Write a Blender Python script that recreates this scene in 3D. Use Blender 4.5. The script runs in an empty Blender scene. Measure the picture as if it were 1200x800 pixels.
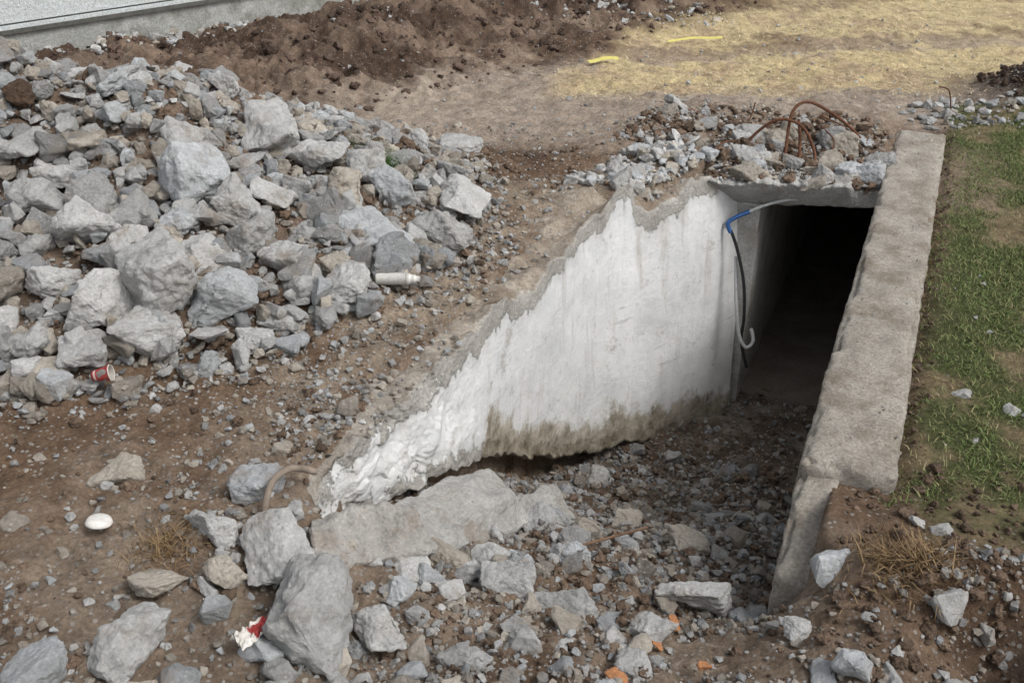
import bpy, bmesh, math, random
import numpy as np
from mathutils import Vector, Matrix, noise as mnoise
rng = np.random.default_rng(7); random.seed(7)
sc = bpy.context.scene
CAMH=3.0; PITCH=math.radians(29.1)
# ---------------------------------------------------------------- noise
def _h(ix,iy,seed):
    n=(ix*374761393+iy*668265263+seed*974634777)&0xffffffff
    n=((n^(n>>13))*1274126177)&0xffffffff
    n=(n^(n>>16))&0xffffffff
    return n.astype(np.float64)/4294967295.0
def vn(x,y,seed=0):
    x=np.asarray(x,float);y=np.asarray(y,float)
    ix=np.floor(x).astype(np.int64);iy=np.floor(y).astype(np.int64)
    fx=x-ix;fy=y-iy;fx=fx*fx*(3-2*fx);fy=fy*fy*(3-2*fy)
    a=_h(ix,iy,seed);b=_h(ix+1,iy,seed);c=_h(ix,iy+1,seed);d=_h(ix+1,iy+1,seed)
    return (a*(1-fx)+b*fx)*(1-fy)+(c*(1-fx)+d*fx)*fy
def fbm(x,y,f=1.0,o=4,seed=0,g=.5):
    s=0;a=1;t=0
    x=np.asarray(x,float);y=np.asarray(y,float)
    for i in range(o):
        xr=x*math.cos(i*.7)-y*math.sin(i*.7);yr=x*math.sin(i*.7)+y*math.cos(i*.7)
        s=s+a*(vn(xr*f+i*17.3,yr*f-i*9.1,seed+i)*2-1);t+=a;a*=g;f*=2.03
    return s/t
def ss(a,b,x):
    t=np.clip((x-a)/(b-a),0,1);return t*t*(3-2*t)
DX,DY=.392,.920
def SW(x,y): return x*DX+y*DY, x*DY-y*DX
def XY(s,w): return s*DX+w*DY, s*DY-w*DX
WL_S=[-5,3.5,6.2,6.73,7.14,7.87,8.5,30]; WL_W=[-2.36,-2.36,-2.33,-2.19,-1.98,-1.59,-1.24,-1.24]
WT_S=[-5,6.34,6.83,7.23,7.43,7.58,7.83,8.04,8.36,8.69,30]; WT_W=[-2.36,-2.33,-2.27,-2.21,-2.155,-2.01,-1.835,-1.71,-1.56,-1.44,-1.44]
FL_S=[0,1.8,2.6,3.1,3.65,4.3,4.8,5.7,6.3,6.9,8.5,30]; FL_Z=[-.05,-.10,-.19,-.30,-.50,-.82,-1.12,-1.70,-2.05,-2.25,-2.36,-2.36]
MOUTH=8.95
def Hn(x,y,fine=True):
    x=np.asarray(x,float);y=np.asarray(y,float)
    s,w=SW(x,y)
    near=ss(45,18,np.hypot(x,y))
    z=.05*fbm(x,y,.8,3,3)*near
    ax,ay,bx,by=-7.5,7.7,-3.1,7.5
    t=np.clip(((x-ax)*(bx-ax)+(y-ay)*(by-ay))/((bx-ax)**2+(by-ay)**2),0,1)
    d=np.hypot(x-ax-t*(bx-ax),y-ay-t*(by-ay))*(1+.18*fbm(x,y,.9,2,9))
    k=np.clip(1-d/2.9,0,1)
    z=z+1.12*k**1.05*(1+.25*fbm(x,y,1.6,3,5))
    db=(x+6.16)*.74-(y-12.0)*.67
    bm=ss(4.9,3.2,db+.5*fbm(x,y,.7,2,11))*ss(-.3,.8,db)*ss(40,25,y)
    z=z+bm*(.08+.22*np.abs(fbm(x,y,1.4,4,21,.6))*2+.10*ss(1.0,.0,np.abs(db-2.2)))
    z=z+.35*np.exp(-((x-6.0)**2+(y-10.9)**2)/.5)
    z=z+.12*ss(-3.4,-2.2,w)*ss(-.1,-.45,w)*ss(7.4,8.6,s)*ss(11.5,10.2,s)
    z=z-.22*ss(-2.0,-1.8,w)*ss(-.1,-.2,w)*ss(8.6,8.8,s)*ss(9.55,9.35,s)
    z=z-.07*ss(.34,.20,np.abs(w+.04))*ss(3.9,4.4,s)*ss(10.6,10.3,s)
    z=z-.20*ss(.1,.6,w)*ss(3.9,3.0,s)
    hx,hy=2.02,2.92
    z=z-.30*np.exp(-(((x-hx)/.16)**2+((y-hy)/.14)**2))
    z=z+.10*np.exp(-(((x-hx+.05)/.35)**2+((y-hy-.33)/.14)**2))
    wt=np.interp(s,WT_S,WT_W); fl=np.interp(s,FL_S,FL_Z)
    fl=fl+.10*fbm(x,y,1.7,3,31)*ss(8.7,7.5,s)+.14*np.exp(-((w+.75)/.45)**2)*ss(7.8,6.5,s)*ss(4,5,s)
    sharp=ss(2.95,3.35,s)
    lw=.9*(1-sharp)+.05
    lc=(wt-.16-.06*ss(3.5,4.2,s))*sharp+(wt+.25)*(1-sharp)
    ML=ss(lc-lw*.5,lc+lw*.5,w)
    sh2=ss(3.5,3.9,s)
    rw=.8*(1-sh2)+.05; rc=-.12*sh2-.15*(1-sh2)
    MR=ss(rc+rw*.5,rc-rw*.5,w)
    M=ML*MR*ss(MOUTH+.06,MOUTH+.02,s)
    z=z*(1-M)+np.minimum(fl,z)*M
    if fine:
        amp=np.where(M>.5,1.3,1.0)*near
        gr=ss(.15,.4,w)*ss(3.8,4.3,s)*ss(10.6,10.2,y)
        amp=amp*(1-.75*gr)*(1-.7*ss(.34,.20,np.abs(w+.04))*ss(3.9,4.4,s))
        z=z+amp*(.046*fbm(x,y,5,3,41)+.026*fbm(x,y,17,3,43,.6))
        z=z+bm*.13*np.abs(fbm(x,y,4.0,4,47,.65))
    return z
BA,BB=np.array([1.60,8.10,.05]),np.array([3.22,8.25,-.09]);BC,BDn=np.array([2.04,8.50,-.30]),np.array([3.21,8.26,-.25])
def Hslab(x,y):
    z=Hn(x,y);s,w=SW(x,y)
    sA,wA=SW(BA[0],BA[1]);sB,wB=SW(BB[0],BB[1])
    u=np.clip((w-wA)/(wB-wA),0,1);sf=sA+(sB-sA)*u;zt=.05-.14*u+.08*np.clip(s-sf,0,1)
    inside=(s>sf-.0)&(s<9.7)&(w>wA-.1)&(w<-.2)
    return np.where(inside,np.maximum(zt,z),z)
# ---------------------------------------------------------------- mesh utils
def mk(name,V,F,mat=None,smooth=False,col=None,parent=None,extra=None):
    V=np.asarray(V,np.float32);F=np.asarray(F,np.int32)
    me=bpy.data.meshes.new(name);n=F.shape[1]
    me.vertices.add(len(V));me.vertices.foreach_set('co',V.ravel())
    me.loops.add(F.size);me.loops.foreach_set('vertex_index',F.ravel())
    me.polygons.add(len(F));me.polygons.foreach_set('loop_start',np.arange(0,F.size,n,dtype=np.int32))
    me.polygons.foreach_set('loop_total',np.full(len(F),n,np.int32))
    me.update(calc_edges=True)
    me.polygons.foreach_set('use_smooth',np.full(len(F),smooth,bool))
    def addc(nm,c):
        a=me.color_attributes.new(nm,'FLOAT_COLOR','POINT')
        c=np.asarray(c,np.float32)
        if c.shape[1]==3: c=np.hstack([c,np.ones((len(c),1),np.float32)])
        a.data.foreach_set('color',c.ravel())
    if col is not None: addc('Col',col)
    if extra is not None: addc('Mask',extra)
    ob=bpy.data.objects.new(name,me);sc.collection.objects.link(ob)
    if mat: me.materials.append(mat)
    if parent: ob.parent=parent
    return ob
def empty(name,loc=(0,0,0)):
    e=bpy.data.objects.new(name,None);sc.collection.objects.link(e);e.empty_display_size=.2
    return e
def gridfaces(nx,ny):
    i=np.arange((nx-1)*(ny-1));a=(i//(ny-1))*ny+(i%(ny-1))
    return np.stack([a,a+ny,a+ny+1,a+1],1)
# ---------------------------------------------------------------- materials
class NT:
    def __init__(s,name):
        s.m=bpy.data.materials.new(name);s.m.use_nodes=True;s.t=s.m.node_tree;s.n=s.t.nodes
        s.b=s.n['Principled BSDF'];s.b.inputs['Specular IOR Level'].default_value=.2;s.b.inputs['Roughness'].default_value=.9
        s.geo=s.n.new('ShaderNodeNewGeometry')
    def l(s,a,b): s.t.links.new(a,b)
    def val(s,i,v):
        if isinstance(v,bpy.types.NodeSocket): s.l(v,i)
        else: i.default_value=v
    def noise(s,sc_,det=5,rough=.6,vec=None,out='Fac'):
        n=s.n.new('ShaderNodeTexNoise');n.inputs['Scale'].default_value=sc_;n.inputs['Detail'].default_value=det;n.inputs['Roughness'].default_value=rough
        s.l(vec or s.geo.outputs['Position'],n.inputs['Vector']);return n.outputs[out]
    def vor(s,sc_,feat='F1',out='Distance',vec=None):
        n=s.n.new('ShaderNodeTexVoronoi');n.feature=feat;n.inputs['Scale'].default_value=sc_
        s.l(vec or s.geo.outputs['Position'],n.inputs['Vector']);return n.outputs[out]
    def ramp(s,f,a,b,c0=0.,c1=1.):
        n=s.n.new('ShaderNodeMapRange');n.inputs[1].default_value=a;n.inputs[2].default_value=b;n.inputs[3].default_value=c0;n.inputs[4].default_value=c1;s.val(n.inputs[0],f);return n.outputs[0]
    def math(s,op,a,b=0.0):
        n=s.n.new('ShaderNodeMath');n.operation=op;s.val(n.inputs[0],a);s.val(n.inputs[1],b);return n.outputs[0]
    def mix(s,f,a,b,bt='MIX'):
        n=s.n.new('ShaderNodeMix');n.data_type='RGBA';n.blend_type=bt
        s.val(n.inputs[0],f)
        for i,v in ((6,a),(7,b)):
            if isinstance(v,tuple) and len(v)==3: v=v+(1,)
            s.val(n.inputs[i],v)
        return n.outputs[2]
    def attr(s,nm,out='Color'):
        n=s.n.new('ShaderNodeAttribute');n.attribute_name=nm;return n.outputs[out]
    def sep(s,c):
        n=s.n.new('ShaderNodeSeparateColor');s.l(c,n.inputs[0]);return n.outputs
    def scl(s,v):
        n=s.n.new('ShaderNodeMapping');n.inputs['Scale'].default_value=v;s.l(s.geo.outputs['Position'],n.inputs['Vector']);return n.outputs[0]
    def bump(s,h,dist=.01,st=1.0,prev=None):
        n=s.n.new('ShaderNodeBump');n.inputs['Distance'].default_value=dist;n.inputs['Strength'].default_value=st
        s.val(n.inputs['Height'],h)
        if prev: s.l(prev,n.inputs['Normal'])
        return n.outputs[0]
    def fin(s,col,nrm=None,rough=None):
        s.val(s.b.inputs['Base Color'],col if not(isinstance(col,tuple) and len(col)==3) else col+(1,))
        if nrm: s.l(nrm,s.b.inputs['Normal'])
        if rough is not None: s.val(s.b.inputs['Roughness'],rough)
        return s.m
def m_ground():
    t=NT('earth')
    c=t.attr('Col')
    n1=t.ramp(t.noise(6,4,.7),.3,.7);n2=t.ramp(t.noise(45,4,.7),.3,.7)
    c=t.mix(1,c,t.mix(n1,(.60,.575,.555),(1.24,1.22,1.20)),'MULTIPLY')
    c=t.mix(.8,c,t.mix(n2,(.58,.56,.54),(1.36,1.36,1.36)),'MULTIPLY')
    mk_=t.sep(t.attr('Mask'))
    cells=t.vor(38,'F1','Color');sc0=t.sep(cells)
    dist=t.vor(38)
    peb=t.math('MULTIPLY',t.ramp(dist,.42,.30),t.math('GREATER_THAN',sc0[0],.68))
    peb=t.math('MULTIPLY',peb,mk_[0])
    pc=t.mix(sc0[1],(.24,.205,.17),(.50,.47,.43))
    c=t.mix(peb,c,pc)
    b=t.bump(t.noise(28,7,.78),.05,.9)
    return t.fin(c,b,.95)
def m_rock():
    t=NT('broken_concrete');c=t.attr('Col')
    n1=t.ramp(t.noise(6,5,.7),.3,.7);n2=t.ramp(t.noise(60,4,.7),.3,.7)
    c=t.mix(1,c,t.mix(n1,(.72,.715,.70),(1.14,1.14,1.14)),'MULTIPLY')
    c=t.mix(.8,c,t.mix(n2,(.74,.74,.74),(1.2,1.2,1.2)),'MULTIPLY')
    vc=t.sep(t.vor(55,'F1','Color'));ag=t.math('MULTIPLY',t.ramp(t.vor(55),.40,.30),t.math('GREATER_THAN',vc[0],.74))
    c=t.mix(t.math('MULTIPLY',ag,.45),c,t.mix(vc[1],(.18,.175,.17),(.62,.60,.57)))
    dm=t.ramp(t.noise(3.2,6,.72),.54,.67)
    c=t.mix(t.math('MULTIPLY',dm,.55),c,(.27,.205,.15))
    b=t.bump(t.noise(18,8,.78),.045,.78)
    return t.fin(c,b,.93)
def m_clod():
    t=NT('soil_clod');c=t.attr('Col');n1=t.ramp(t.noise(30,4,.7),.3,.7)
    c=t.mix(1,c,t.mix(n1,(.50,.50,.50),(1.25,1.25,1.25)),'MULTIPLY')
    return t.fin(c,t.bump(t.noise(35,6,.75),.04,.9),.95)
def m_painted():
    t=NT('whitewashed_concrete');mm=t.sep(t.attr('Mask'))
    f=t.math('ADD',mm[0],t.math('MULTIPLY',t.math('SUBTRACT',t.noise(4.2,9,.76),.5),1.3))
    f=t.math('ADD',f,t.math('MULTIPLY',t.math('SUBTRACT',t.noise(1.7,3,.5),.5),.4))
    paint=t.ramp(f,.49,.52)
    thin=t.ramp(f,.5,.9)
    n2=t.ramp(t.noise(50,5,.7),.3,.7);n1=t.ramp(t.noise(4,6,.7),.3,.7)
    conc=t.mix(n1,(.38,.36,.33),(.66,.64,.60));conc=t.mix(1,conc,t.mix(n2,(.7,.69,.67),(1.2,1.2,1.2)),'MULTIPLY')
    top=t.mix(n1,(.28,.225,.17),(.58,.515,.43));top=t.mix(1,top,t.mix(n2,(.6,.6,.6),(1.3,1.3,1.3)),'MULTIPLY')
    dd=t.ramp(t.noise(2.6,7,.72),.48,.61);top=t.mix(t.math('MULTIPLY',dd,.6),top,(.23,.17,.12))
    conc=t.mix(t.attr('Mask','Alpha'),conc,top)
    w=t.mix(thin,(.64,.64,.62),(.83,.835,.83))
    st=t.ramp(t.noise(1.0,5,.7,t.scl((9,9,.8))),.54,.70)
    w=t.mix(t.math('MULTIPLY',st,.5),w,(.42,.37,.30))
    sc2=t.ramp(t.noise(14,6,.75),.60,.70)
    w=t.mix(t.math('MULTIPLY',sc2,.6),w,(.38,.35,.31))
    w=t.mix(t.math('MULTIPLY',t.ramp(t.noise(2.3,5,.7),.42,.72),.42),w,(.48,.51,.54))
    blot=t.ramp(t.noise(3.1,7,.78),.60,.645)
    w=t.mix(t.math('MULTIPLY',blot,.65),w,(.40,.375,.34))
    scr=t.ramp(t.noise(1.0,3,.6,t.scl((1.2,3.0,16))),.66,.69)
    w=t.mix(t.math('MULTIPLY',scr,.4),w,(.45,.43,.40))
    c=t.mix(paint,conc,w)
    g=t.math('ADD',mm[1],t.math('MULTIPLY',t.math('SUBTRACT',t.noise(1.0,8,.74,t.scl((3.2,3.2,2.2))),.5),1.9))
    s1=t.ramp(g,.40,.64)
    c=t.mix(t.math('MULTIPLY',s1,.88),c,t.mix(t.ramp(t.noise(5,7,.74),.38,.62),(.15,.12,.065),(.50,.44,.35)))
    h=t.math('ADD',t.math('MULTIPLY',paint,.14),t.math('MULTIPLY',t.noise(12,8,.76),t.ramp(paint,0,1,1.0,.35)))
    b=t.bump(h,.045,.95)
    return t.fin(c,b,t.ramp(paint,0,1.6,.9,.6))
def m_conc(name,a,b_,dirt=(.2,.15,.1),damt=.6):
    t=NT(name);n1=t.ramp(t.noise(3.5,6,.65),.3,.7);n2=t.ramp(t.noise(55,5,.7),.3,.7)
    c=t.mix(n1,a,b_);c=t.mix(1,c,t.mix(n2,(.65,.65,.64),(1.25,1.25,1.25)),'MULTIPLY')
    dm=t.ramp(t.noise(2.2,7,.74),.50,.62);c=t.mix(t.math('MULTIPLY',dm,damt),c,dirt)
    vc=t.sep(t.vor(60,'F1','Color'));ag=t.math('MULTIPLY',t.ramp(t.vor(60),.40,.30),t.math('GREATER_THAN',vc[0],.7))
    c=t.mix(t.math('MULTIPLY',ag,.5),c,t.mix(vc[1],(.14,.13,.12),(.6,.58,.54)))
    b=t.bump(t.noise(16,7,.78),.045,.9)
    return t.fin(c,b,.93)
def m_plain(name,c,rough=.5,nz=.2,sc_=30,spec=.4):
    t=NT(name);n=t.ramp(t.noise(sc_,5,.7),.3,.7)
    k=t.mix(n,tuple(v*(1-nz) for v in c),tuple(min(1,v*(1+nz)) for v in c))
    t.b.inputs['Specular IOR Level'].default_value=spec
    return t.fin(k,t.bump(t.noise(sc_*2,4,.6),.002,.5),rough)
def m_col(name,rough=.6):
    t=NT(name);c=t.attr('Col');n=t.ramp(t.noise(40,5,.7),.35,.7);c=t.mix(t.math('MULTIPLY',n,.35),c,(.22,.18,.14));return t.fin(c,None,rough)
def m_leaf():
    t=NT('grass_blade');c=t.attr('Col');return t.fin(c,None,.7)
MG=m_ground();MR=m_rock();MC=m_clod();MP=m_painted();ML=m_leaf();MCOL=m_col('printed_litter')
MW=m_conc('weathered_concrete',(.33,.295,.25),(.57,.525,.46),(.24,.195,.145),.7)
MT=m_conc('tunnel_concrete',(.52,.51,.49),(.70,.70,.68),(.34,.30,.25),.6)
MF=m_conc('tunnel_floor_mud',(.24,.20,.165),(.36,.31,.265),(.2,.16,.13),.6)
MRUST=m_plain('rust',(.13,.06,.035),.85,.5,40,.2)
# ---------------------------------------------------------------- terrain
def axis(dense0,dense1,step,lo,hi):
    a=list(np.arange(dense0,dense1,step));k=step;p=dense1
    while p<hi: a.append(p);k*=1.07;p+=k
    a.append(hi);k=step;p=dense0-step;L=[]
    while p>lo: L.append(p);k*=1.07;p-=k
    L.append(lo);return np.array(L[::-1]+a)
gx=axis(-5.2,6.2,.022,-150,150);gy=axis(2.0,13.5,.022,-60,260)
X,Y=np.meshgrid(gx,gy,indexing='ij');X=X.ravel();Y=Y.ravel()
Z=Hn(X,Y)
s,w=SW(X,Y);n0=fbm(X,Y,1.1,5,71,.6);n1=fbm(X,Y,3.3,5,77,.65);n2=fbm(X,Y,.35,4,79)
def C(*c): return np.array(c)[None,:]
def lerp(a,b,m): return a*(1-m[:,None])+b*m[:,None]
col=np.repeat(C(.23,.158,.107),len(X),0)
col=lerp(col,C(.35,.28,.215),ss(-.05,.5,n0+.3*n1))
col=lerp(col,C(.115,.072,.047),ss(.08,.42,-n0+.5*n1)*.85)
path=ss(8.4,9.6,Y-.15*X+.5*n0)*ss(12.8,11.8,Y-.25*X)
col=lerp(col,C(.48,.41,.34),path*(.88+.25*n1).clip(0,1))
straw=ss(-.35,.25,(X-.9)-(Y-12.2)*.45+.8*n0)*ss(10.75,11.4,Y+.35*n1+.5*n0-.05*X)
bare=ss(.0,.25,np.sin(Y*2.1-X*.35+1.5*n0)*.4+n1*.5-.05)
col=lerp(col,lerp(np.repeat(C(.70,.585,.35),len(X),0),C(.56,.44,.29),ss(-.2,.4,n1+.5*n0)),straw*(1-.65*bare))
yst=np.exp(-(((X+1.35)/.5)**2+((Y-9.35)/.12)**2));col=lerp(col,C(.52,.42,.19),(yst*1.2).clip(0,1)*ss(-.4,.2,n1))
db=(X+6.16)*.74-(Y-12.0)*.67
dk=ss(4.9,3.6,db+.9*n0+.4*n1)*ss(60,30,Y)
col=lerp(col,lerp(np.repeat(C(.11,.074,.054),len(X),0),C(.28,.21,.16),ss(-.15,.45,n0+.3*n1)),dk)
dk2=np.exp(-((X-6.0)**2+(Y-10.9)**2)/.7);col=lerp(col,C(.05,.035,.03),(dk2*1.4).clip(0,1))
grass=ss(.16,.34,w+.16*n1)*ss(3.85,4.35,s+.5*n1+.3*n0)*ss(10.6,10.2,Y+.3*n1)
gcol=lerp(np.repeat(C(.11,.125,.052),len(X),0),C(.27,.215,.13),ss(-.05,.4,n1+.4*n0))
col=lerp(col,gcol,grass)
wl=np.interp(s,WT_S,WT_W)
band=ss(wl-1.25,wl-.55,w+.35*n1)*ss(wl+.1,wl-.1,w)*ss(3.0,4.2,s)*ss(9.6,8.6,s)
col=lerp(col,C(.46,.385,.30),band*.75*ss(-.6,.3,n1))
slabr=ss(-3.1,-2.4,w+.3*n1)*ss(.9,.5,w)*ss(8.2,8.7,s)*ss(10.4,9.7,s+.4*n1)
col=lerp(col,C(.34,.265,.205),slabr*.8)
tr=ss(wl-.1,wl+.1,w)*ss(-.2,-.3,w)*ss(3.6,4.6,s)*ss(MOUTH,MOUTH-.05,s)
col=lerp(col,lerp(np.repeat(C(.17,.135,.108),len(X),0),C(.36,.32,.275),ss(-.1,.5,n1)),tr*.9)
fr=ss(3.9,3.0,s)*ss(-3.2,-2.2,w)*ss(60,40,Y)
col=lerp(col,C(.37,.305,.24),fr*.65*ss(-.45,.35,n0+n1*.5))
pile=ss(.08,.25,Hn(X,Y,False))*(X<-.3)*(Y<11)
col=lerp(col,C(.26,.20,.155),pile*.7)
mask=np.zeros((len(X),3));mask[:,0]=np.clip(.9-.85*grass-.8*straw-.5*dk,0,1)
F=gridfaces(len(gx),len(gy))
zf=Z[F];sf=s[F].mean(1);wf=w[F].mean(1)
rem=((zf.max(1)-zf.min(1))>.13)&(sf>8.85)&(sf<9.15)&(wf>-1.75)&(wf<-.05)
F=F[~rem]
mk('ground',np.stack([X,Y,Z],1),F,MG,True,col,extra=mask)
# ---------------------------------------------------------------- underpass
UP=empty('concrete_underpass')
cols=[((-1.14,3.66,-.20),(-1.13,3.65,-.34)),((-1.00,3.92,-.10),(-1.0,3.91,-.36)),
 ((-.86,4.20,-.03),(-.84,4.19,-.46)),((-.66,4.62,0),(-.62,4.62,-.60)),((-.317,5.39,.0),(-.28,5.37,-.90)),
 ((.058,6.04,.0),(.064,6.15,-1.40)),((.40,6.72,.03),(.42,6.72,-1.85)),((.593,7.17,.05),(.626,7.05,-2.0)),((.80,7.52,.14),(.82,7.22,-2.1)),
 ((.93,7.68,.20),(.98,7.34,-2.18)),((1.04,7.72,-.02),(1.13,7.47,-2.2)),((1.12,7.76,-.06),(1.2,7.5,-2.2)),((1.38,7.92,.0),(1.40,7.68,-2.3)),((1.58,8.07,.10),(1.60,7.86,-2.35)),
 ((1.84,8.30,-.06),(1.88,8.08,-2.4)),((2.08,8.56,-.28),(2.17,8.31,-2.45))]
T=np.array([c[0] for c in cols]);B=np.array([c[1] for c in cols])
L=np.concatenate([[0],np.cumsum(np.hypot(np.diff(B[:,0]),np.diff(B[:,1])))])
NC=400;q=np.linspace(0,L[-1],NC);Q0=.6
def ip(P,q): 
    return np.stack([np.interp(q,L,P[:,k]) for k in range(3)],1)
def smo(P,k=9):
    Q=P.copy()
    for a in (0,1):
        pad=np.pad(P[:,a],k,mode='reflect',reflect_type='odd');Q[:,a]=np.convolve(pad,np.ones(2*k+1)/(2*k+1),'valid')
    return Q
Tt=smo(ip(T,q));Bb=smo(ip(B,q))
jag=np.floor(fbm(q,q*0,4,2,61)*6)/6
Tt[:,2]+=.11*fbm(q,q*0,3.2,4,5,.6)+.055*fbm(q,q*0,16,3,6)+.10*jag*ss(.6,1.6,q)
Bb[:,2]+=.09*fbm(q,q*0+9,3,4,5,.6)+.04*fbm(q,q*0,16,3,8)
NF,NTp,NB,NU=90,26,8,10
back=np.array([-DY,DX,0])*1.0
TH=.62
prof=[];msk=[]
leng=np.linspace(0,1,NF)
for i in range(NC):
    t_,b_=Tt[i],Bb[i];th=TH*min(1,.3+q[i]/1.2)*(1+.25*float(fbm(q[i],0,2.5,3,63)))
    bk=t_+back*th;bk=bk.copy();bk[2]=-.05+.3*t_[2]
    bb=b_+back*th*.8
    P=[];K=[]
    for u in leng: P.append(b_+(t_-b_)*u);dT=(1-u)*(t_[2]-b_[2]);dB=u*(t_[2]-b_[2]);K.append((dT,dB,1,0,q[i]-Q0))
    for u in np.linspace(0,1,NTp+1)[1:]:
        p=t_+(bk-t_)*u;p=p.copy();p[2]+=(-t_[2]+.01)*.8*math.sin(math.pi*min(1,u*2.2))*(1 if u<.45 else 0)
        P.append(p);K.append((0,9,0,1,q[i]-Q0))
    for u in np.linspace(0,1,NB+1)[1:]: P.append(bk+(bb-bk)*u);K.append((0,9,0,1,q[i]-Q0))
    for u in np.linspace(0,1,NU+1)[1:-1]: P.append(bb+(b_-bb)*u);K.append((0,0,0,.4,q[i]-Q0))
    prof.append(P);msk.append(K)
P=np.array(prof);K=np.array(msk);NP=P.shape[1]
qq=K[...,4];jj=np.arange(NP)[None,:].repeat(NC,0)
dT,dB=K[...,0],K[...,1];front=K[...,2]
edge=np.minimum(dT,dB)
lowl=ss(1.9,.2,qq)
rough_=np.where(front>0,.004+.035*np.exp(-edge/.05)+.05*lowl,.03)
nn=np.where(front>0,fbm(qq,P[...,2],4.5,4,15,.5),fbm(qq,jj*.03,9,4,15,.6))
# broken-away flakes at the low end: stepped relief
flk=np.floor(fbm(qq,P[...,2],2.6,3,67,.5)*5)/5
nrm=np.array([DY,-DX,.0])
P=P+ (nrm[None,None,:]*(nn*rough_+front*lowl*.07*flk)[...,None])
P[...,2]+=np.where(front>0,0,1)*.05*fbm(P[...,0],P[...,1],7,4,17,.65)
P+= nrm[None,None,:]*(front*.03*fbm(qq,dB,.8,2,19))[...,None]
paint=front*(.22+.64*ss(.0,.30,dT)*ss(.0,.26,dB)*(.42+.58*ss(-.1,2.0,qq))+.22*lowl)
paint=np.where((front>0)&(qq>4.8),np.maximum(paint,.78),paint)
stain=front*ss(.75,.0,dB)*ss(.6,2.0,qq)*.82
M4=np.stack([paint,stain,front,K[...,3]*(1-.45*lowl)],-1).reshape(-1,4)
i=np.arange((NC-1)*NP);a=i//NP;b=i%NP;b2=(b+1)%NP
F=np.stack([a*NP+b,a*NP+b2,(a+1)*NP+b2,(a+1)*NP+b],1)[:,::-1]
mk('left_retaining_wall',P.reshape(-1,3),F,MP,True,None,UP,M4)
def rough_box(name,dims,mat,parent,amp=.012,edge_amp=.03,seed=0,step=.03,endslope=0):
    s0,s1,w0,w1,z0,z1=dims
    ns=max(2,int((s1-s0)/step));nw=max(2,int((w1-w0)/step));nz=max(2,int((z1-z0)/step))
    ns=min(ns,260);nz=min(nz,24);idx={}
    V=[];Fq=[]
    def vid(a,b,c):
        k=(a,b,c)
        if k not in idx: idx[k]=len(V);V.append((s0+(s1-s0)*a/ns,w0+(w1-w0)*b/nw,z1-(z1-z0)*(c/nz)**1.6))
        return idx[k]
    for a in range(ns):
        for b in range(nw):
            Fq.append((vid(a,b,0),vid(a+1,b,0),vid(a+1,b+1,0),vid(a,b+1,0)));Fq.append((vid(a,b,nz),vid(a,b+1,nz),vid(a+1,b+1,nz),vid(a+1,b,nz)))
        for c in range(nz):
            Fq.append((vid(a,0,c),vid(a,0,c+1),vid(a+1,0,c+1),vid(a+1,0,c)));Fq.append((vid(a,nw,c),vid(a+1,nw,c),vid(a+1,nw,c+1),vid(a,nw,c+1)))
    for b in range(nw):
        for c in range(nz):
            Fq.append((vid(0,b,c),vid(0,b+1,c),vid(0,b+1,c+1),vid(0,b,c+1)));Fq.append((vid(ns,b,c),vid(ns,b,c+1),vid(ns,b+1,c+1),vid(ns,b+1,c)))
    V=np.array(V)
    ds=np.minimum(V[:,0]-s0,s1-V[:,0]);dw=np.minimum(V[:,1]-w0,w1-V[:,1]);dz=np.minimum(V[:,2]-z0,z1-V[:,2])
    srt=np.sort(np.stack([ds,dw,dz],1),1)
    e=np.exp(-srt[:,1]/.03)
    n1=fbm(V[:,0]+V[:,2],V[:,1]*1.3+V[:,2]*.7,7,4,seed+3,.6);n2=fbm(V[:,0]-V[:,2],V[:,1]+V[:,2],3,4,seed+9,.6)
    n3=fbm(V[:,0]+V[:,2]*.5,V[:,1]+V[:,2],18,3,seed+12,.6)
    ino=-(e*edge_amp*(.4+1.8*np.clip(n2+.1,0,1)+.6*n3))
    dirw=np.where(V[:,1]-w0<w1-V[:,1],-1,1)*(dw<.04);dirz=np.where(z1-V[:,2]<V[:,2]-z0,1,-1)*(dz<.04);dirs=np.where(V[:,0]-s0<s1-V[:,0],-1,1)*(ds<.04)
    d=n1*amp+ino
    V[:,0]+=dirs*d*1.2;V[:,1]+=dirw*d;V[:,2]+=dirz*d
    if endslope: V[:,2]-=endslope*ss(s1,s0,V[:,0])**1.5*(V[:,2]>z0+.1)
    x,y=XY(V[:,0],V[:,1])
    return mk(name,np.stack([x,y,V[:,2]],1),Fq,mat,True,None,parent)
rough_box('right_retaining_wall',(4.36,10.45,-.273,.195,-2.6,.03),MW,UP,.014,.036,1,.025)
rough_box('right_wall_broken_stub',(3.70,4.45,-.270,-.02,-1.2,-.055),MW,UP,.02,.035,5,.025,.16)
NU_=110;rings=[]
for k in range(NU_):
    u=k/(NU_-1);A=BA+(BB-BA)*u;Cc=BC+(BDn-BC)*u
    d_=np.array([DX,DY,0])
    n_=float(fbm(u*5,0,1,4,91,.65));n2_=float(fbm(u*16,3,1,3,92,.6))
    A=A+np.array([0,0,.07*n_+.05*n2_-.05*math.exp(-u/.05)])-d_*(.08*n_+.07*n2_-.10*math.exp(-u/.06))
    R=[];N1,N2,N3,N4=14,14,8,14
    tb_=A+d_*1.9;tb_[2]=.0;bb_=Cc+d_*.75;bb_[2]=-.20
    for t in np.linspace(0,1,N1,endpoint=False): R.append(tb_+(A-tb_)*t)
    for t in np.linspace(0,1,N2,endpoint=False): R.append(A+(Cc-A)*t)
    for t in np.linspace(0,1,N3,endpoint=False): R.append(Cc+(bb_-Cc)*t)
    for t in np.linspace(0,1,N4,endpoint=False): R.append(bb_+(tb_-bb_)*t)
    rings.append(R)
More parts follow.
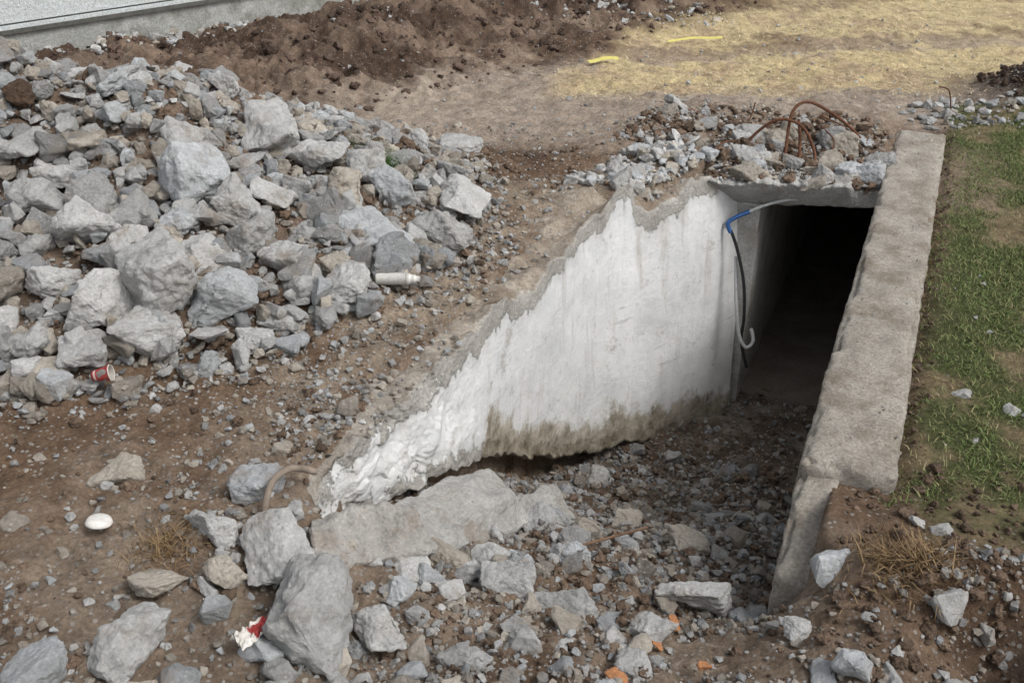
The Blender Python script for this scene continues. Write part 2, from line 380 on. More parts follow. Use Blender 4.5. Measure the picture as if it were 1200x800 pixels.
P=np.array(rings);nr=P.shape[1]
P[...,2]+=.018*fbm(P[...,0]+P[...,2],P[...,1]+P[...,2],9,4,93,.6)
a=np.repeat(np.arange(NU_-1),nr);b=np.tile(np.arange(nr),NU_-1);b2=(b+1)%nr
F=np.stack([a*nr+b,(a+1)*nr+b,(a+1)*nr+b2,a*nr+b2],1)
mk('roof_slab',P.reshape(-1,3),F,MT,True,None,UP)
def boxsw(name,d,mat):
    s0,s1,w0,w1,z0,z1=d;V=[]
    for z in (z0,z1):
        for (a,b) in ((s0,w0),(s1,w0),(s1,w1),(s0,w1)):
            x,y=XY(a,b);V.append((x,y,z))
    return mk(name,V,[(0,1,2,3),(7,6,5,4),(0,4,5,1),(1,5,6,2),(2,6,7,3),(3,7,4,0)],mat,False,None,UP)
boxsw('tunnel_wall_side',(8.60,24,-1.75,-1.24,-2.6,-.27),MT)
boxsw('tunnel_wall_far_side',(10.45,24,-.27,.2,-2.6,-.165),MT)
boxsw('tunnel_roof',(9.25,24,-1.80,.15,-.268,-.10),MT)
boxsw('tunnel_floor',(8.8,24,-1.24,-.272,-2.6,-2.345),MF)
boxsw('tunnel_end',(23.8,24.2,-1.75,.2,-2.6,-.1),MT)
# ---------------------------------------------------------------- rocks
def rock_variant(seed,npts,cuts,disp,bev=.05,box=.6,flat=None,wid=None):
    r=random.Random(seed);bm=bmesh.new()
    dims=(1,wid or r.uniform(.65,1),flat or r.uniform(.5,.9))
    for i in range(npts):
        v=Vector((r.uniform(-1,1),r.uniform(-1,1),r.uniform(-1,1)))
        if r.random()<box:
            k=max(abs(v.x),abs(v.y),abs(v.z));v=v/k*r.uniform(.8,1)
        else: v=v.normalized()*1.15
        bm.verts.new((v.x*dims[0]*.5,v.y*dims[1]*.5,v.z*dims[2]*.5))
    res=bmesh.ops.convex_hull(bm,input=bm.verts)
    junk=[g for g in res['geom_interior'] if isinstance(g,bmesh.types.BMVert)]
    bmesh.ops.delete(bm,geom=junk,context='VERTS')
    bmesh.ops.dissolve_limit(bm,angle_limit=.2,verts=bm.verts,edges=bm.edges)
    if bev: bmesh.ops.bevel(bm,geom=list(bm.edges),offset=bev,segments=1,affect='EDGES',profile=.6)
    bmesh.ops.triangulate(bm,faces=bm.faces)
    for c in range(cuts):
        el=[e for e in bm.edges if e.calc_length()>.55/(2**c)*.6]
        if el:
            bmesh.ops.subdivide_edges(bm,edges=el,cuts=1,use_grid_fill=True)
            bmesh.ops.triangulate(bm,faces=bm.faces)
    bm.normal_update()
    o=Vector((seed*3.7,seed*1.3,0))
    if disp:
        mv=[(v,v.normal*(disp*(mnoise.fractal(v.co*3.2+o,.75,2,6)))+v.normal*disp*.5*mnoise.noise(v.co*11+o)) for v in bm.verts]
        for v,d in mv: v.co+=d
    V=np.array([v.co[:] for v in bm.verts])
    bm.verts.index_update();F=np.array([[v.index for v in f.verts] for f in bm.faces])
    bm.free();V-=V.mean(0);V/=np.ptp(V[:,0]);return V,F
BIG=[rock_variant(100+i,random.choice([12,16,22]),4,.048,.022,.65) for i in range(20)]
PLATE=[rock_variant(150+i,16,4,.035,.016,.85,.32) for i in range(6)]
SLAB=[rock_variant(180+i,44,5,.040,.010,1.0,.30,.42) for i in range(3)]
MID=[rock_variant(200+i,random.choice([11,14,18]),2,.048,.028,.65) for i in range(20)]
SML=[rock_variant(300+i,14,0,0,.0) for i in range(16)]
CLD=[rock_variant(400+i,24,2,.20,.05,.1) for i in range(10)]
def rotm(r,tilt=1.0):
    a=r.uniform(0,2*math.pi)
    ax=Vector((r.uniform(-1,1),r.uniform(-1,1),0.01)).normalized()
    return np.array((Matrix.Rotation(r.gauss(0,.5)*tilt,3,ax)@Matrix.Rotation(a,3,'Z')))
class Acc:
    def __init__(s): s.V=[];s.F=[];s.C=[];s.n=0
    def add(s,vf,loc,size,R,c):
        V=vf[0]*np.asarray(size);V=V@R.T+np.asarray(loc)
        s.V.append(V);s.F.append(vf[1]+s.n);s.n+=len(V);s.C.append(np.repeat(np.array(c)[None,:],len(V),0))
    def out(s,name,mat,smooth=False,parent=None):
        return mk(name,np.vstack(s.V),np.vstack(s.F),mat,smooth,np.vstack(s.C),parent)
def rcol(r,warm=.3,lo=.24,hi=.42):
    v=r.uniform(lo*.9,hi)*1.20
    if r.random()<warm: return (v*.92,v*.835,v*.72)
    if r.random()<.3: return (v*.955,v*.985,v*1.01)
    return (v*.995,v*.99,v*.97)
def scatter(acc,n,samp,szf,var,embed=.15,warm=.3,lo=.24,hi=.42,seed=0,sep=0,flat=1,colf=None,zf=None):
    r=random.Random(seed);pl=[];pts=[]
    tries=0
    while len(pts)<n and tries<n*12:
        tries+=1;p=samp(r)
        if p is None: continue
        x,y=p[0],p[1];sz=szf(r,x,y)
        if sep:
            if any((x-a)**2+(y-b)**2<((sz+c)*sep)**2 for a,b,c in pl): continue
            pl.append((x,y,sz))
        pts.append((x,y,sz))
    if not pts: return
    A=np.array(pts);zz=(zf or Hn)(A[:,0],A[:,1])
    for (x,y,sz),z in zip(pts,zz):
        R=rotm(r);c=colf(r) if colf else rcol(r,warm,lo,hi)
        acc.add(r.choice(var),(x,y,z+sz*embed*r.uniform(.3,1.6)),(sz,sz,sz*flat*r.uniform(.75,1.1)),R,c)
def box_s(x0,x1,y0,y1,f=None):
    def g(r):
        x=r.uniform(x0,x1);y=r.uniform(y0,y1)
        if f and not f(x,y,r): return None
        return x,y
    return g
def pw(a,b,e=2.2):
    def g(r,x,y): return a*(b/a)**(r.random()**e)
    return g
def W(x,y): return x*DY-y*DX
def S(x,y): return x*DX+y*DY
def intrench(x,y):
    s_,w_=S(x,y),W(x,y);return s_>3.4 and s_<9.2 and np.interp(s_,WL_S,WL_W)-.15<w_<-.2
def onwall(x,y):
    s_,w_=S(x,y),W(x,y);return (s_>3.6 and s_<10.5 and -.3<w_<.2)
def pilek(x,y):
    ax,ay,bx,by=-7.5,7.7,-3.1,7.5
    t=min(1,max(0,((x-ax)*(bx-ax)+(y-ay)*(by-ay))/((bx-ax)**2+(by-ay)**2)))
    return 1-math.hypot(x-ax-t*(bx-ax),y-ay-t*(by-ay))/2.9
# surveyed boulders: x, y, z, size, relative height
out=[(-0.82,3.07,0.03,0.43,1.00),(-1.03,3.40,0.06,0.42,0.65),(-1.53,2.88,0.03,0.36,0.60),(-1.84,2.76,0.02,0.28,0.60),(-1.54,3.23,0.02,0.25,0.5),(-1.25,3.27,0.05,0.17,1.20),(-0.02,3.63,-0.36,0.28,0.70),(-1.24,3.08,0.02,0.14,1.0),(-0.59,3.14,-0.14,0.25,0.70),(0.62,3.30,-0.33,0.21,0.85),(1.32,2.77,0.02,0.16,1.0),(0.51,3.01,-0.25,0.20,0.70),(0.26,3.48,-0.38,0.34,0.60),(0.92,3.67,-0.46,0.38,0.5),(0.20,4.47,-0.80,0.44,0.60),(-0.86,3.52,-0.14,0.30,0.60),
(-0.12,4.0,-0.56,0.36,0.60),(-0.50,3.60,-0.26,0.28,0.70),(-0.47,8.84,0.14,0.44,0.50),(-0.41,7.27,0.24,0.56,0.50),(-0.89,7.03,0.41,0.37,0.75),(-0.95,6.46,0.30,0.61,0.55),(-0.52,6.71,0.17,0.50,0.60),(-2.17,6.45,0.70,0.52,0.90),(-1.69,6.01,0.45,0.40,0.90),(-1.96,5.79,0.41,0.35,0.70),(-2.13,5.43,0.42,0.51,0.90),(-2.44,5.27,0.34,0.44,0.75),(-1.77,5.43,0.30,0.45,0.85),(-2.10,5.10,0.20,0.44,0.70),(-2.44,4.95,0.20,0.34,0.70),(-2.74,4.99,0.22,0.31,0.70),(-2.76,4.74,0.12,0.23,0.90),(-1.15,5.96,0.23,0.26,0.80),(-1.43,5.43,0.13,0.25,0.65),(-1.34,5.74,0.24,0.31,0.80),(-2.73,5.86,0.57,0.42,0.85),(-2.95,5.72,0.51,0.27,0.90),(-2.33,6.73,0.85,0.35,0.90),(-2.81,6.96,0.99,0.26,0.80),(-1.81,7.33,0.76,0.66,0.35),(-1.48,7.23,0.60,0.50,0.35),(-2.43,5.80,0.48,0.36,0.60),(-3.07,6.46,0.70,0.32,0.60),(-1.49,5.91,0.34,0.34,0.80),(-2.19,6.10,0.51,0.31,0.70),(-2.78,5.43,0.39,0.29,0.70),(-2.91,6.63,0.88,0.36,0.30),
(1.21,3.09,-0.11,0.18,0.50),(1.42,3.40,-0.05,0.14,1.0),(0.73,4.94,-1.05,0.25,0.70),(-1.24,3.86,0.06,0.28,0.8),(-1.94,4.00,0.03,0.28,0.70),(-1.36,3.57,0.04,0.31,0.60),(1.88,3.63,0.02,0.09,0.90),(1.98,3.58,0.01,0.12,0.50),(-0.52,3.42,-0.20,0.18,0.70),(-0.21,3.73,-0.38,0.19,0.70),(0.04,3.28,-0.30,0.19,0.60),(-0.28,3.49,-0.30,0.16,0.80),(0.72,6.81,-2.15,0.29,0.70),(2.56,4.79,-.01,0.12,0.50),(2.75,4.61,-.01,0.11,0.50)]
for k,(x,y,z,sz,fl) in enumerate(out):
    r=random.Random(900+k);a=Acc()
    pool=PLATE if fl<=.4 else (BIG if sz>.16 else MID)
    tl=.8 if fl<=.4 else .45
    hz=min(1.2,fl*1.25) if fl>.4 else 1.0
    a.add(pool[k%len(pool)],(x,y,z),(sz,sz*r.uniform(.8,1),sz*hz),rotm(r,tl),rcol(r,.12,.42,.52))
    a.out('concrete_boulder',MR,False)
# big broken slabs lying along the foot of the wing wall
def slab(v,x,y,z,l,wd,h,az,pit,roll,c):
    R=np.array(Matrix.Rotation(az,3,'Z')@Matrix.Rotation(pit,3,'Y')@Matrix.Rotation(roll,3,'X'));a=Acc()
    a.add(SLAB[v],(x,y,z),(l,wd,h),R,c);a.out('broken_concrete_slab',MR,False)
slab(0,-.40,4.26,-.56,1.25,1.15,1.15,math.radians(56),math.radians(17),math.radians(20),(.50,.49,.47))
slab(1,.12,4.86,-1.02,.85,1.0,1.0,math.radians(48),math.radians(20),math.radians(28),(.46,.45,.43))
slab(2,-.72,3.72,-.20,.62,.85,.9,math.radians(28),math.radians(10),math.radians(16),(.48,.46,.43))
def farb(x,y,sz): 
    return all((x-a)**2+(y-b)**2>((sz*.35+c*.42))**2 for a,b,_,c,_f in out)
heap=Acc()
inp=lambda lo:(lambda x,y,r: pilek(x,y)>lo and not(y>9.6))
def inpb(x,y,r): return pilek(x,y)>.03 and y<9.6 and farb(x,y,.25)
def szl(r,x,y):
    back=max(0,min(1,(y-6.4)/1.4));return (.18+.28*r.random()**1.4)*(1-.45*back)
def szm(r,x,y):
    back=max(0,min(1,(y-6.4)/1.4));return .07*(3.1**(r.random()**1.1))*(1-.35*back)
scatter(heap,460,box_s(-6.5,.0,4.6,9.6,inpb),szl,BIG[:10]+PLATE[:2],.27,.2,.30,.50,1,sep=.35)
scatter(heap,3000,box_s(-6.5,.1,4.5,9.8,inp(.0)),szm,MID,.38,.34,.25,.50,2)
scatter(heap,10000,box_s(-6.5,.2,4.4,9.8,inp(-.06)),pw(.015,.08,1.5),SML,.35,.4,.24,.48,3)
heap.out('rubble_heap',MR,False)
g=Acc()
free=lambda x,y,r: not onwall(x,y) and not intrench(x,y) and not (W(x,y)>.2 and S(x,y)>4.0) and not(8.7<S(x,y)<9.7 and -2.2<W(x,y)<0)
dens=lambda x,y,r: free(x,y,r) and r.random()< (1.0 if (y<4.2 and x>-1.7) or (S(x,y)<4 and x>-1.7) else .5)*(1.0 if fbm(x,y,1.3,2,88)>-.1 else .22)
scatter(g,210,box_s(-4,2.4,2.2,4.6,dens),pw(.05,.2,1.7),MID,.05,.35,.3,.5,11)
scatter(g,11500,box_s(-4,3.2,2.1,5.2,dens),pw(.008,.055,2.0),SML,.2,.45,.24,.5,12)
scatter(g,3600,box_s(-4,2.0,4.8,10,dens),pw(.010,.05,2.4),SML,.2,.5,.24,.48,13)
scatter(g,70,box_s(-2.5,1.0,5.0,10,dens),pw(.05,.12,2.2),MID,.05,.4,.3,.48,14)
scatter(g,700,box_s(-4,6.0,9.5,15,None),pw(.015,.06,2.5),SML,.2,.3,.3,.55,15)
scatter(g,260,box_s(-5.6,-3.4,11.4,14.4,lambda x,y,r:.1<(x+6.16)*.74-(y-12)*.67<1.0),pw(.03,.14,2.0),MID,.2,.3,.4,.6,16)
scatter(g,260,box_s(.2,3,14.5,18,None),pw(.03,.16,2.0),MID,.2,.2,.4,.6,17)
scatter(g,70,box_s(2.0,5,3.9,6.5,lambda x,y,r:W(x,y)>.3),pw(.015,.05,2.0),MID,.2,.2,.35,.55,18)
g.out('gravel',MR,False)
tb=Acc();ft=lambda x,y,r: intrench(x,y) and S(x,y)<8.8 and r.random()<(1 if S(x,y)<7.3 else .25)
scatter(tb,150,box_s(-1.5,3.4,3.2,8.7,ft),pw(.07,.20,1.9),MID,.08,.4,.22,.40,21)
scatter(tb,8500,box_s(-1.5,3.4,3.2,8.7,ft),pw(.012,.07,1.9),SML,.25,.5,.18,.42,22)
scatter(tb,16,box_s(-.9,1.2,2.9,4.6,lambda x,y,r: -2.6<W(x,y)<-.3),pw(.12,.26,1.3),BIG,.03,.3,.36,.5,23)
scatter(tb,40,box_s(-1.2,.5,3.4,5.7,lambda x,y,r: -1.95<W(x,y)<-1.3 and S(x,y)>3.1),pw(.08,.26,1.3),BIG[4:]+PLATE,.05,.3,.34,.5,24)
tb.out('trench_rubble',MR,False)
rb=Acc();fs=lambda x,y,r: 8.75<S(x,y)<10.4 and -2.75<W(x,y)<-.3 and r.random()<math.exp(-max(0,S(x,y)-9.4)*1.5)
def fsl(x,y,r):
    w_=W(x,y);s_=S(x,y);wA=W(BA[0],BA[1]);wB=W(BB[0],BB[1]);u=(w_-wA)/(wB-wA)
    sf=S(BA[0],BA[1])*(1-u)+S(BB[0],BB[1])*u
    return 0<u<1 and sf+.06<s_<9.5
fs2=lambda x,y,r: 7.7<S(x,y)<8.9 and np.interp(S(x,y),WT_S,WT_W)-.9<W(x,y)<np.interp(S(x,y),WT_S,WT_W)-.08
scatter(rb,26,box_s(.3,4,7.5,11,fs),pw(.12,.34,1.2),BIG[:8]+PLATE,.12,.35,.32,.5,31,zf=Hslab)
scatter(rb,2000,box_s(.3,4,7.5,11,fs),pw(.012,.06,1.8),SML,.3,.5,.26,.52,32,zf=Hslab)
scatter(rb,34,box_s(1.3,3.6,7.9,9.5,fsl),pw(.12,.34,1.1),BIG[6:14]+PLATE,.10,.35,.34,.52,35,zf=Hslab)
scatter(rb,1000,box_s(1.3,3.6,7.9,9.5,fsl),pw(.012,.06,1.8),SML,.3,.5,.26,.52,36,zf=Hslab)
scatter(rb,600,box_s(.3,3,7.1,9,fs2),pw(.02,.17,1.7),MID,.2,.2,.40,.6,33,zf=lambda x,y:np.maximum(Hn(x,y),-.04))
scatter(rb,160,box_s(4.1,5.6,9.7,10.6,None),pw(.03,.14,1.6),MID,.2,.2,.3,.55,34)
scatter(rb,2000,box_s(-1.6,1.6,4.0,8.3,lambda x,y,r: np.interp(S(x,y),WT_S,WT_W)-1.0<W(x,y)<np.interp(S(x,y),WT_S,WT_W)-.06 and S(x,y)>3.7),pw(.008,.055,2.0),SML,.2,.5,.28,.52,37,zf=lambda x,y:np.maximum(Hn(x,y),-.01))
scatter(rb,300,box_s(1.2,4.2,3.8,9.9,lambda x,y,r: -.22<W(x,y)<.2 and S(x,y)>4.4),pw(.005,.018,2.0),SML,.2,.5,.26,.5,38,zf=lambda x,y:x*0+.03)
rb.out('slab_rubble',MR,False)
cl=Acc()
fb=lambda x,y,r: -.1<(x+6.16)*.74-(y-12)*.67<4.6
cc=lambda r:(lambda v:(v,v*.70,v*.55))(r.uniform(.09,.24))
scatter(cl,1800,box_s(-7,5,10,19,fb),pw(.03,.20,2.6),CLD,.1,colf=cc,seed=41)
cc2=lambda r:(lambda v:(v,v*.71,v*.51))(r.uniform(.15,.32))
scatter(cl,3800,box_s(-4,2.6,2.2,9,dens),pw(.015,.09,2.2),CLD,.1,colf=cc2,seed=42)
scatter(cl,300,box_s(5.3,7,10.3,11.6,None),pw(.04,.14,2.0),CLD,.2,colf=cc,seed=43)
scatter(cl,1600,box_s(-1.5,3.4,3.2,8.7,ft),pw(.02,.10,2.0),CLD,.2,colf=cc2,seed=44)
scatter(cl,620,box_s(1.0,3.6,8,10,lambda x,y,r:fs(x,y,r) or fsl(x,y,r)),pw(.03,.15,1.8),CLD,.2,colf=cc2,seed=45,zf=Hslab)
scatter(cl,1300,box_s(-5,0,5,9.5,inp(.0)),pw(.03,.16,2.0),CLD,.2,colf=cc2,seed=46)
scatter(cl,700,box_s(1.0,3.0,2.4,4.1,lambda x,y,r:W(x,y)>.0),pw(.015,.08,2.0),CLD,.15,colf=cc2,seed=47)
scatter(cl,420,box_s(1.9,4.6,4.2,9.8,lambda x,y,r:.16<W(x,y)<.30),pw(.012,.05,2.0),CLD,.1,colf=cc2,seed=48)
cl.out('soil_clods',MC,True)
# ---------------------------------------------------------------- grass
def blades(name,n,samp,h0,h1,colf,seed,wd=.004,lean=.6):
    r=np.random.default_rng(seed);rr=random.Random(seed);P=[]
    k=0
    while len(P)<n and k<n*6:
        k+=1;p=samp(rr)
        if p: P.append(p)
    P=np.array(P);n=len(P);z=Hn(P[:,0],P[:,1])-.005
    a=r.uniform(0,2*np.pi,n);h=r.uniform(h0,h1,n);l=r.uniform(.1,lean,n)*h;wd_=wd*r.uniform(.7,1.4,n);az=r.uniform(0,2*np.pi,n)
    dx,dy=np.cos(a)*wd_,np.sin(a)*wd_;lx,ly=np.cos(az)*l,np.sin(az)*l
    b0=np.stack([P[:,0]-dx,P[:,1]-dy,z],1);b1=np.stack([P[:,0]+dx,P[:,1]+dy,z],1)
    m0=np.stack([P[:,0]-dx*.7+lx*.35,P[:,1]-dy*.7+ly*.35,z+h*.55],1);m1=np.stack([P[:,0]+dx*.7+lx*.35,P[:,1]+dy*.7+ly*.35,z+h*.55],1)
    tp=np.stack([P[:,0]+lx*1.1,P[:,1]+ly*1.1,z+h*.9],1)
    V=np.stack([b0,b1,m0,m1,tp],1).reshape(-1,3);i=np.arange(n)*5
    F=np.vstack([np.stack([i,i+1,i+3],1),np.stack([i,i+3,i+2],1),np.stack([i+2,i+3,i+4],1)])
    c=colf(r,n,P);c=np.repeat(c,5,0)
    return mk(name,V,F,ML,False,c)
def gc(r,n,P):
    t=r.random(n)[:,None];nn=ss(-.1,.5,fbm(P[:,0],P[:,1],3.3,4,77))[:,None]*.5+(r.random(n)<.24)[:,None]*.6
    nn=np.clip(nn,0,1);return (np.array([.095,.14,.045])*(1-t)+np.array([.20,.255,.09])*t)*(1-nn)+np.array([.38,.31,.18])*nn
def gs(r):
    x=r.uniform(1.8,8);y=r.uniform(3.8,10.5);w_=W(x,y);s_=S(x,y)
    if x>y*.62+.6: return None
    n1=float(fbm(x,y,3.3,3,77));
    if w_<.17+.10*n1 or s_<4.2+.5*n1: return None
    if r.random()<ss(-.05,.4,n1)*.8: return None
    if r.random()<ss(.65,.2,w_)*.5: return None
    return x,y
blades('grass',52000,gs,.012,.042,gc,5,.0032,1.6)
def sg(r,n,P):
    t=r.random(n)[:,None];return np.array([.54,.44,.26])*(1-t)+np.array([.82,.72,.49])*t
def sts(r):
    x=r.uniform(.5,11);y=r.uniform(10.8,17)
    if (x-.9)-(y-12.2)*.45+.8*float(fbm(x,y,1.1,3,71))<0: return None
    if math.sin(y*2.1-x*.35+1.5*float(fbm(x,y,1.1,5,71,.6)))*.4+float(fbm(x,y,3.3,3,77))*.5>.02 and r.random()<.8: return None
    return x,y
blades('straw_grass',14000,sts,.008,.03,sg,6,.006,3.8)
def tuft(name,cx,cy,rad,n,h,colr,seed,lean=1.3):
    def f(r):
        a=r.uniform(0,6.28);q_=abs(r.gauss(0,.5))*rad;return cx+math.cos(a)*q_,cy+math.sin(a)*q_
    blades(name,n,f,h*.4,h,colr,seed,.0028,lean)
dry=lambda r,n,P:(lambda t:np.array([.14,.085,.045])*(1-t)+np.array([.34,.24,.13])*t)(r.random(n)[:,None])
grn=lambda r,n,P:(lambda t:np.array([.03,.08,.015])*(1-t)+np.array([.10,.20,.04])*t)(r.random(n)[:,None])
tuft('dry_grass_tuft',-1.56,3.48,.24,500,.07,dry,1,2.4)
tuft('dry_grass_tuft',1.64,3.34,.22,450,.07,dry,2,2.4)
tuft('dry_grass_tuft',1.75,3.28,.25,500,.09,dry,3,2.4)
tuft('dry_grass_tuft',-2.85,3.9,.35,600,.07,dry,4,2.4)
tuft('weed_plant',-1.02,7.45,.20,700,.17,grn,4)
# ---------------------------------------------------------------- building
BD=empty('white_building')
bx0,by0=-6.16,12.0;ux,uy=.69,.724;nx_,ny_=.724,-.69
MWH=m_conc('white_render',(.74,.79,.80),(.80,.85,.86),(.66,.70,.69),.25);MPL=m_conc('grey_plinth',(.40,.41,.39),(.66,.67,.65),(.20,.20,.16),.6)
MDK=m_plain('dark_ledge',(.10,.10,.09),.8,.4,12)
def bbox(name,a0,a1,n0_,n1_,z0,z1,mat):
    V=[]
    for z in (z0,z1):
        for (a,n) in ((a0,n0_),(a1,n0_),(a1,n1_),(a0,n1_)): V.append((bx0+ux*a+nx_*n,by0+uy*a+ny_*n,z))
    return mk(name,V,[(3,2,1,0),(4,5,6,7),(0,1,5,4),(1,2,6,5),(2,3,7,6),(3,0,4,7)],mat,False,None,BD)
bbox('plinth',-8,16,-5,.06,-.5,.44,MPL)
bbox('ledge',-8,16,-5,.11,.44,.485,MDK)
bbox('ledge_top',-8,16,-5,.085,.487,.53,MWH)
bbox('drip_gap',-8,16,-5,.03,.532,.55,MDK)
bbox('wall',-8,16,-5,.05,.552,3.4,MWH)
bbox('roof',-8.3,16.3,-5.3,.35,3.4,3.6,MDK)
bbox('downpipe',2.35,2.38,.05,.08,.56,3.4,MDK)
# ---------------------------------------------------------------- tubes
def tube(name,pts,r,mat,parent=None):
    cu=bpy.data.curves.new(name,'CURVE');cu.dimensions='3D';cu.bevel_depth=r;cu.bevel_resolution=3;cu.use_fill_caps=True
    P=[Vector(p) for p in pts];Q=[]
    for i in range(len(P)-1):
        p0=P[max(i-1,0)];p1=P[i];p2=P[i+1];p3=P[min(i+2,len(P)-1)]
        for k in range(10):
            t=k/10;Q.append(.5*((2*p1)+(p2-p0)*t+(2*p0-5*p1+4*p2-p3)*t*t+(3*p1-p0-3*p2+p3)*t**3))
    Q.append(P[-1]);sp=cu.splines.new('POLY');sp.points.add(len(Q)-1)
    for i,v in enumerate(Q): sp.points[i].co=(*v,1)
    sp.use_smooth=True
    ob=bpy.data.objects.new(name,cu);sc.collection.objects.link(ob);cu.materials.append(mat)
    if parent: ob.parent=parent
    return ob
RB=empty('rusty_rebar')
rp=[[(2.05,8.90,-.06),(2.21,8.90,.20),(2.41,8.85,.37),(2.62,8.80,.32),(2.74,8.70,.10),(2.68,8.50,-.07)],
[(2.46,8.60,-.07),(2.50,8.80,.19),(2.55,8.90,.44),(2.71,8.95,.50),(3.02,9.0,.33),(3.25,9.0,.13),(3.36,8.9,-.09)],
[(2.59,8.60,-.06),(2.62,8.80,.19),(2.61,8.90,.36)],[(4.34,10.1,.34),(4.45,10.1,.30),(4.51,10.1,.11)],[(2.32,9.4,.37),(2.24,9.3,.20),(1.93,9.0,-.08)],[(3.09,9.1,.09),(3.12,8.7,-.10)],[(3.33,9.2,.02),(3.18,9.3,.16),(2.95,9.4,.25)],
[(2.85,8.7,.0),(2.95,8.85,.16),(2.90,9.1,.22)],[(1.75,8.6,.0),(1.9,8.8,.16),(2.15,8.95,.14)]]
for k,l in enumerate(rp): tube('bar_%d'%k,l,.014 if k not in(3,6,4,7,8) else .007,MRUST,RB)
HE=empty('water_hose')
MBL=m_plain('blue_plastic',(.03,.10,.28),.4,.2);MBK=m_plain('black_rubber',(.02,.02,.022),.5,.2);MGY=m_plain('grey_plastic',(.5,.51,.51),.5,.2)
tube('overhead_pipe',[(3.06,8.4,-.27),(2.58,8.35,-.20),(2.27,8.3,-.23),(2.05,8.3,-.33)],.014,MGY,HE)
tube('blue_fitting',[(2.11,8.3,-.30),(1.99,8.27,-.34),(1.92,8.25,-.39),(1.95,8.23,-.47)],.020,MBL,HE)
tube('black_hose',[(1.95,8.23,-.45),(2.02,8.21,-.62),(2.10,8.15,-.92),(2.13,8.10,-1.24),(2.13,8.08,-1.5),(2.20,8.05,-1.76)],.015,MBK,HE)
tube('white_hose_end',[(2.02,8.23,-.70),(2.05,8.15,-1.09),(2.10,8.08,-1.42),(2.17,8.05,-1.54),(2.23,8.05,-1.48),(2.21,8.10,-1.37)],.016,MGY,HE)
# ---------------------------------------------------------------- litter
def lathe(name,prof,loc,rot,mat,cols,n=40,crush=0,seed=0,sx=1):
    V=[];Cc=[]
    for (r,z),c in zip(prof,cols):
        for k in range(n):
            a=2*math.pi*k/n;V.append((r*math.cos(a)*sx,r*math.sin(a),z));Cc.append(c)
    V=np.array(V)
    if crush:
        o=fbm(V[:,0]*1+V[:,2],V[:,1]+V[:,2]*.6,14,3,seed)*crush;rr=np.hypot(V[:,0],V[:,1])+1e-6
        V[:,0]+=V[:,0]/rr*o*(rr>.004);V[:,1]+=V[:,1]/rr*o*(rr>.004)
    R=np.array(Matrix.Rotation(rot[2],3,'Z')@Matrix.Rotation(rot[1],3,'Y')@Matrix.Rotation(rot[0],3,'X'))
    V=V@R.T+np.array(loc);m=len(prof)
    F=[(i*n+k,i*n+(k+1)%n,(i+1)*n+(k+1)%n,(i+1)*n+k) for i in range(m-1) for k in range(n)]
    return mk(name,V,F,mat,True,np.array(Cc))
WHT=(.76,.74,.70);RED=(.36,.03,.035)
lathe('foam_can',[(.001,0),(.032,.0),(.038,.006),(.040,.012),(.040,.20),(.042,.202),(.042,.212),(.038,.216),(.033,.228),(.030,.232),(.030,.246),(.027,.250),(.027,.262),(.020,.265),(.020,.295),(.001,.296)],(-.90,5.94,.17),(0,math.radians(90),math.radians(-2)),MCOL,[(.5,.5,.48)]*3+[WHT]*2+[(.45,.44,.42)]*3+[WHT]*2+[(.5,.5,.48)]*2+[WHT]*2+[(.4,.4,.4)]*2)
lathe('paper_cup',[(.001,.003),(.030,.003),(.031,0),(.0325,.012),(.034,.024),(.0345,.026),(.037,.048),(.0375,.050),(.040,.072),(.0405,.074),(.044,.10),(.047,.104),(.046,.108),(.043,.104),(.034,.03),(.001,.02)],(-2.33,4.74,.14),(math.radians(20),math.radians(80),math.radians(25)),MCOL,[WHT]*2+[RED]*2+[WHT,RED,RED,RED,RED,RED,RED,WHT,WHT,(.4,.38,.35),(.35,.33,.3),(.3,.28,.26)],crush=.014,seed=4)
lathe('plastic_lid',[(.001,.022),(.040,.024),(.046,.020),(.052,.018),(.058,.010),(.062,0),(.060,-.004),(.001,-.004)],(-1.90,3.60,.045),(math.radians(-12),math.radians(8),0),MCOL,[WHT]*8,crush=.006,seed=9)
def crumple(name,loc,size,cf,seed,amp=.5,rotz=0):
    n=26;u,v=np.meshgrid(np.linspace(-1,1,n),np.linspace(-1,1,n),indexing='ij');u=u.ravel();v=v.ravel()
    zz=np.abs(fbm(u*2,v*2,1,4,seed,.6))*amp
    X_=u*(1-.3*np.abs(fbm(u,v,2,2,seed+3)));Y_=v*.6*(1-.3*np.abs(fbm(u,v,2,2,seed+5)))
    c_,s_=math.cos(rotz),math.sin(rotz)
    V=np.stack([loc[0]+size*(X_*c_-Y_*s_),loc[1]+size*(X_*s_+Y_*c_),loc[2]+size*zz],1)
    return mk(name,V,gridfaces(n,n),MCOL,False,np.array([cf(a,b) for a,b in zip(u,v)]))
crumple('crumpled_wrapper',(-1.04,2.92,.03),.085,lambda a,b:RED if a>-.1 and abs(b)<.7 else WHT,3,.8,.9)
YEL=(.66,.60,.16)
def strip(name,p,length,wd,ang,seed):
    n=24;u=np.linspace(-.5,.5,n);V=[]
    for k,t in enumerate(u):
        xx=p[0]+math.cos(ang)*t*length;yy=p[1]+math.sin(ang)*t*length+.012*math.sin(t*5+seed)
        zz=float(Hn(np.array([p[0]]),np.array([p[1]]))[0])+.05+.008*math.sin(t*7+seed)
        for j in (-1,1): V.append((xx-math.sin(ang)*wd*j,yy+math.cos(ang)*wd*j,zz+.012*j));
    F=[(2*i,2*i+1,2*i+3,2*i+2) for i in range(n-1)]
    return mk(name,V,F,MCOL,False,np.repeat(np.array(YEL)[None,:],len(V),0))
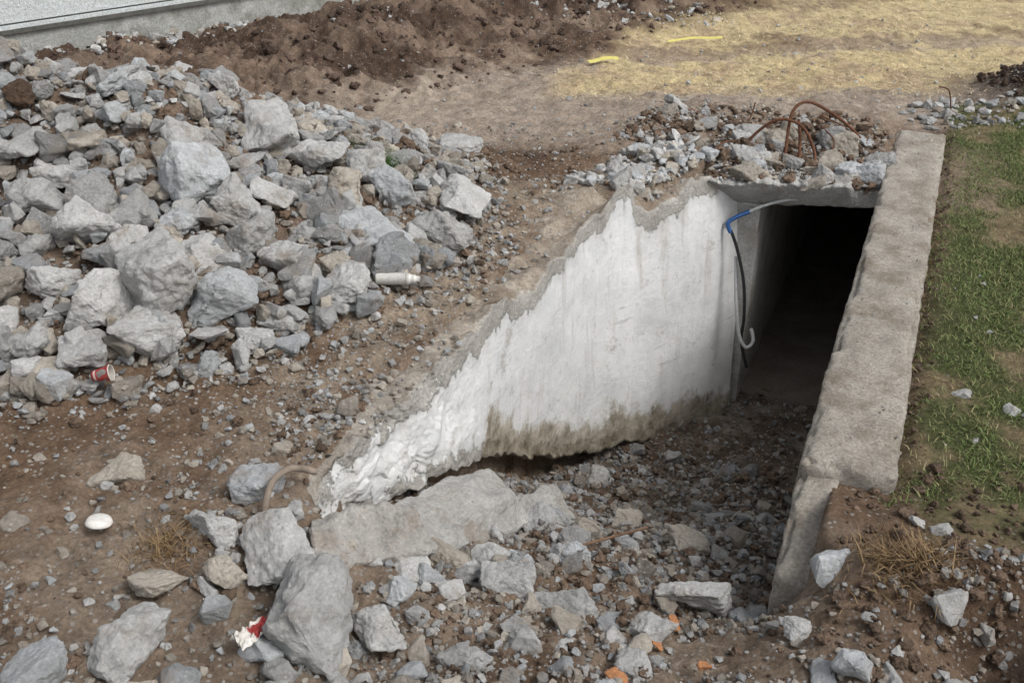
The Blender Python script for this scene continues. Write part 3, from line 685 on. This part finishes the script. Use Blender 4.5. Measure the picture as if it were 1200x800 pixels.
strip('yellow_tape',(1.12,12.32),.42,.026,.45,1);strip('yellow_tape',(2.47,13.69),.8,.010,.30,2)
MBR=m_plain('orange_brick',(.36,.17,.08),.9,.35,30,.2);MPI=m_plain('clay_pipe',(.22,.18,.145),.9,.4,14,.2);MWD=m_plain('old_wood',(.16,.10,.065),.9,.4,14,.2)
for k,(x,y,z) in enumerate([(.74,3.35,-.36),(.64,3.17,-.31),(.42,2.90,-.20),(.80,2.97,-.22)]):
    r=random.Random(k);a=Acc();q_=r.uniform(.06,.10)
    a.add(MID[k],(x,y,z+.02),(q_,q_*.8,q_*.6),rotm(r,.5),(1,1,1));a.out('brick_fragment',MBR,False)
tube('bent_pipe',[(-1.16,3.66,.0),(-1.15,3.72,.09),(-1.12,3.79,.15),(-1.05,3.86,.16),(-.96,3.94,.08)],.017,MPI)
tube('wooden_stick',[(.34,4.12,-.55),(.56,4.31,-.64),(.78,4.51,-.74)],.008,MWD)
a=Acc();a.add(BIG[5],(-3.5,7.08,1.10),(.34,.22,.24),rotm(random.Random(3),.4),(.12,.08,.055));a.out('earth_lump',MC,False)
# ---------------------------------------------------------------- camera/light
cam=bpy.data.cameras.new('camera');cam.lens=35;cam.sensor_width=36;cam.clip_end=600
co=bpy.data.objects.new('camera',cam);sc.collection.objects.link(co);co.location=(0,0,CAMH);co.rotation_euler=(math.radians(90)-PITCH,0,0);sc.camera=co
W_=bpy.data.worlds.new('World');sc.world=W_;W_.use_nodes=True;nt=W_.node_tree
sk=nt.nodes.new('ShaderNodeTexSky');sk.sky_type='NISHITA';sk.sun_disc=False;sk.sun_elevation=math.radians(52);sk.sun_rotation=math.radians(120);sk.dust_density=4;sk.air_density=1.2
hs=nt.nodes.new('ShaderNodeHueSaturation');hs.inputs['Saturation'].default_value=.28
nt.links.new(sk.outputs[0],hs.inputs['Color']);nt.links.new(hs.outputs[0],nt.nodes['Background'].inputs['Color']);nt.nodes['Background'].inputs['Strength'].default_value=.15
sl=bpy.data.lights.new('sun','SUN');sl.energy=1.5;sl.angle=math.radians(20);sl.color=(1,.98,.95)
so=bpy.data.objects.new('sun',sl);sc.collection.objects.link(so)
az=math.radians(120);el=math.radians(52);d=Vector((math.sin(az)*math.cos(el),math.cos(az)*math.cos(el),math.sin(el)))
so.rotation_euler=d.to_track_quat('Z','Y').to_euler()
sc.view_settings.view_transform='Standard';sc.view_settings.look='None';sc.view_settings.exposure=0
